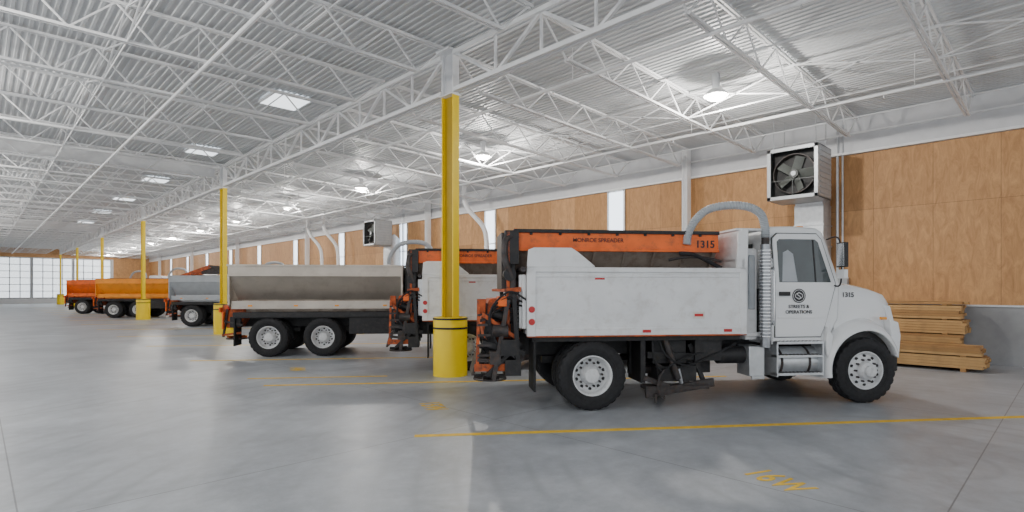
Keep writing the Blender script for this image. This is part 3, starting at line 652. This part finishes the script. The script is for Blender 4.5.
def dumpbody(e):
    b=MB(); u0,u1=-.93,2.25
    for sd in(-1,1):
        y=sd*1.17
        b.bb(u0,u1,y-.02,y+.02,1.1,1.97,WHITE)
        b.bb(u0,u1,y-.045,y+.045,1.05,1.16,WHITE); b.prism([(u0,1.93),(u1,1.93),(u1,2.0),(u0,2.0)],y-.05,y+.05,WHITE)
        b.bb(u0,u0+.12,y-.05,y+.05,1.05,2.0,WHITE); b.bb(u1-.10,u1,y-.05,y+.05,1.05,2.0,WHITE)
        b.prism([(u0+.0,2.0),(u0+.02,2.24),(u0+.10,2.27),(u0+.62,2.27),(u0+.70,2.22),(u0+.95,2.02),(u0+.95,2.0)],y-.03,y+.03,WHITE)
        b.bb(u0+.12,u1-.1,y-.03,y+.03,1.86,1.89,WHITE)
        b.bb(u0,u1,y-.048,y+.048,1.035,1.06,RUST)
    b.bb(u0,u1,-1.15,1.15,1.07,1.13,WHITE)
    b.bb(u1-.06,u1,-1.17,1.17,1.1,2.15,WHITE)
    for a,c in((-1.17,-1.12),(1.12,1.17)):
        b.prism([(u1-.14,1.98),(u1-.10,2.50),(u1-.06,2.56),(u1+.05,2.56),(u1+.02,1.1),(u1-.06,1.1),(u1-.06,1.98)],a,c,WHITE)
    b.bb(u1-.10,u1+.32,-1.10,1.10,2.55,2.585,WHITE)
    b.bb(u1-.06,u1,-1.13,1.13,2.1,2.56,WHITE)
    b.obj('dump_body',e,bevel=.01)
    b=MB(); b.bb(u0-.05,u0+.0,-1.1,1.1,1.15,1.9,WHITE)
    for y in(-1.0,-.5,0,.5,1.0): b.bb(u0-.09,u0-.05,y-.04,y+.04,1.15,1.9,WHITE)
    b.cyl((u0-.05,-1.2,1.97),(u0-.05,1.2,1.97),.04,DARKM,10); b.obj('tailgate',e,bevel=.006)
    for z in(1.25,1.42):
        b=MB(); b.cyl((u0+.06,-1.222,z),(u0+.06,-1.232,z),.045,RED,14); b.obj('tail_light',e,label='round red tail light')
    for u in(.7,1.9):
        b=MB(); b.bb(u,u+.12,-1.222,-1.216,1.09,1.13,RED); b.obj('reflector',e,label='red reflector')
    b=MB(); b.bb(.02,.16,-1.196,-1.191,1.83,1.855,RED); b.obj('sticker',e,label='small red warning sticker')
    b=MB(); b.bb(1.45,1.62,-1.196,-1.191,1.28,1.38,TXTW); b.bb(1.47,1.60,-1.198,-1.191,1.31,1.35,RED); b.obj('sticker',e,label='small pale and red sticker')
    b=MB(); h0,h1=-1.05,1.96
    for sd in(-1,1): b.add([(h0,sd*.88,2.26),(h1,sd*.88,2.26),(h1,sd*.30,1.35),(h0,sd*.30,1.35)],[(0,1,2,3)],STAIN2)
    for u in(h0,h1): b.add([(u,-.88,2.26),(u,.88,2.26),(u,.30,1.35),(u,-.30,1.35)],[(0,1,2,3)],STAIN2)
    u=h0+.25
    while u<h1:
        for sd in(-1,1): b.bar((u,sd*.90,2.24),(u,sd*.32,1.36),.04,.04,STAIN2)
        u+=.45
    b.bb(h0-.1,h1,-.3,.3,1.15,1.36,DARKM)
    b.obj('spreader_hopper',e,label='dirty steel V-shaped spreader hopper')
    b=MB()
    for sd in(-1,1):
        b.bb(h0,h1,sd*.885-.02,sd*.885+.02,2.27,2.52,ORANGE); b.bb(h0-.02,h1+.02,sd*.90-.04,sd*.90+.04,2.50,2.55,BLACK); b.bb(h0-.02,h1+.02,sd*.90-.03,sd*.90+.03,2.24,2.28,ORANGE)
        for k in range(7): b.bb(h0+.2+k*.42,h0+.24+k*.42,sd*.90-.03,sd*.90+.03,2.47,2.53,BLACK)
    for u in(h0,h1): b.bb(u-.02,u+.02,-.9,.9,2.25,2.56,ORANGE)
    b.prism([(h0-.02,2.56),(h0-.10,2.40),(h0-.10,1.75),(h0,1.6)],-.94,-.80,BLACK)
    b.obj('hopper_rim',e,bevel=.006,label='orange hopper rim with black edge')
    b=MB(); k=h0+.1
    while k<h1: b.cyl((k,-.88,2.54),(k,.88,2.54+.0),.009,BLACK,5); k+=.12
    for y in(-.6,-.3,0,.3,.6): b.bb(h0,h1,y-.012,y+.012,2.53,2.56,BLACK)
    b.obj('hopper_screen',e,label='black grid screen over hopper')
    b=MB()
    b.tube([(h0+.02,-.95,2.45),(h0-.15,-1.0,2.38),(h0-.16,-1.02,2.1),(h0-.05,-1.0,1.8),(h0-.1,-1.0,1.5)],.05,DARKM,10)
    b.bb(h0-.16,h0+.03,-1.02,-.86,2.05,2.52,BLACK); b.bb(h0-.2,h0,-.88,-.2,1.7,2.5,DARKM); b.cyl((h0-.1,-1.05,1.9),(h0-.1,-.8,1.9),.09,BLACK,14)
    b.bar((h0-.12,-1.0,2.5),(h0-.12,-1.0,1.2),.04,.04,RUST)
    b.obj('hopper_drive',e,label='dark drive motor and hose')
    b=MB(); b.tube([(1.35,-.95,2.22),(1.55,-1.0,2.20),(1.78,-1.0,2.10),(1.95,-1.05,2.0)],.03,BLACK,8); b.obj('hopper_hose',e,label='black hose beside hopper')
    b=MB(); b.tube([(1.2,-.92,2.12),(1.4,-.98,2.16),(1.7,-1.0,2.16),(1.95,-1.05,2.10)],.02,DARKM,8); b.obj('hopper_hose',e,label='black hose beside hopper')
    y=-.909; R=(math.pi/2,0,0)
    textobj('lettering','MONROE SPREADER',.082,TXTB,e,(.15,y,2.40),R,label='dark lettering MONROE SPREADER',off=.012); textobj('lettering','1315',.15,TXT,e,(1.77,y,2.355),R,label='dark fleet number 1315',off=.02)
def steelbody(e):
    u0,u1=-.95,3.30
    b=MB()
    for sd in(-1,1):
        b.bb(u0,u1,sd*1.17-.015,sd*1.17+.015,2.05,2.28,STAIN)
        b.bb(u0-.02,u1+.02,sd*1.18-.04,sd*1.18+.04,2.27,2.31,STAIN); b.bb(u0,u1,sd*1.19-.02,sd*1.19+.02,2.02,2.06,STAIN)
        b.add([(u0,sd*1.17,2.03),(u1,sd*1.17,2.03),(u1-.1,sd*.78,1.42),(u0+.1,sd*.78,1.42)],[(0,1,2,3)],STAIN)
        for u in (u0+.02,u1-.02): b.prism([(sd*1.19,2.3),(sd*1.19,1.3),(sd*1.0,1.2),(sd*.55,1.2),(sd*.68,1.42),(sd*1.1,2.05)],u-.02,u+.02,STAIN,'x')
    for u in(u0,u1): b.add([(u,-1.17,2.28),(u,1.17,2.28),(u,1.17,2.03),(u,.78,1.42),(u,-.78,1.42),(u,-1.17,2.03)],[(0,1,2,3,4,5)],STAIN)
    b.obj('steel_hopper_body',e,label='bare metal hopper body with sloping sides')
    b=MB()
    for sd in(-1,1): b.bb(u0+.05,u1-.05,sd*1.05,sd*1.1,1.20,1.40,STAIN); b.bb(u0+.2,u1,sd*.5,sd*.80,1.12,1.42,STAIN2)
    b.bb(u0-.05,u1,-.4,.4,1.1,1.42,STAIN2); b.obj('body_sill',e)
    b=MB()
    b.bb(u0+.1,u1,-1.15,-1.08,.98,1.12,BLACK); b.bb(u0+.1,u1,1.08,1.15,.98,1.12,BLACK); b.bb(1.95,3.2,-1.1,-.55,.55,.98,BLACK); b.prism([(u1+.05,1.0),(u1+.4,1.0),(u1+.4,2.1),(u1+.05,2.4)],-.9,.9,BLACK)
    b.bb(-.75,2.0,-1.14,-.72,1.02,1.06,BLACK)
    b.obj('under_fender',e,bevel=.01)
    for z in(1.22,1.36):
        b=MB(); b.cyl((u0-.03,-1.0,z),(u0-.05,-1.0,z),.05,RED,14); b.obj('tail_light',e,label='round red tail light')
    for u in(-.5,.6,1.6,2.8):
        b=MB(); b.bb(u,u+.10,-1.11,-1.10,1.26,1.30,AMB); b.obj('marker_light',e,label='amber marker light')
    b=MB(); k=u0+.1
    while k<u1: b.cyl((k,-1.17,2.30),(k,1.17,2.30),.009,BLACK,5); k+=.15
    b.bar((u0,0,2.33),(u1,0,2.33),.08,.05,DARKM)
    b.obj('hopper_screen',e,label='black grid screen over hopper')
t1=empty('dump_truck',(6.87,5.65,0),HD); top(t1,'white municipal dump truck with orange salt spreader hopper','truck','parked trucks')
chassis(t1,0,[0],4.175); cab(t1,0,'1315'); plowgear(t1); dumpbody(t1); spinner(t1,-.98)
t2=dup(t1,(8.01,9.75,0),HD,label='white dump truck with orange hopper parked behind yellow column')
t3=empty('spreader_truck',(5.95,15.05,0),HD); top(t3,'bare metal hopper spreader truck with tandem white rear wheels','truck','parked trucks')
chassis(t3,1.45,[0,1.32],5.625); cab(t3,1.45,'1316'); steelbody(t3); spinner_small(t3,-1.0)
t4=dup(t3,(7.7,28.9,0),HD,{STAIN:GREYP,STAIN2:ALU},'pale grey tandem spreader truck with rusty loading gear on top')
b=MB()
b.bar((-1.1,-.6,2.1),(.6,-.6,2.75),.12,.16,RUST); b.bar((-1.1,.3,2.1),(.6,.3,2.75),.12,.16,RUST); b.bar((.6,-.7,2.75),(2.4,-.7,2.6),.08,.10,DARKM); b.bb(.2,1.2,-.6,.3,2.4,2.7,DARKM)
for u in(-.9,-.4,.1): b.bar((u,-.6,2.2+(u+.9)*.38),(u,.3,2.2+(u+.9)*.38),.06,.06,RUST)
b.obj('loading_gear',t4,label='rusty orange and dark loading gear on top')
dup(t3,(6.5,40.4,0),HD,{STAIN:ORANGEB,STAIN2:ORANGEB},'yellow-orange bodied tandem spreader truck parked in row')
dup(t3,(5.9,48.2,0),HD,{STAIN:ORANGE,STAIN2:RUST},'red-orange bodied spreader truck parked in row')
# ---------------- light & camera
w=bpy.data.worlds.new('world'); SC.world=w; w.use_nodes=True
bg=w.node_tree.nodes['Background']; bg.inputs[0].default_value=(.92,.96,1,1); bg.inputs[1].default_value=1.3
cd=bpy.data.cameras.new('camera'); cam=link(bpy.data.objects.new('camera',cd)); cam.location=(0,0,1.7); cam.rotation_euler=(math.pi/2,0,math.radians(-44.2))
cd.sensor_width=36; cd.lens=552/1024*36; cd.shift_y=33/1024; SC.camera=cam
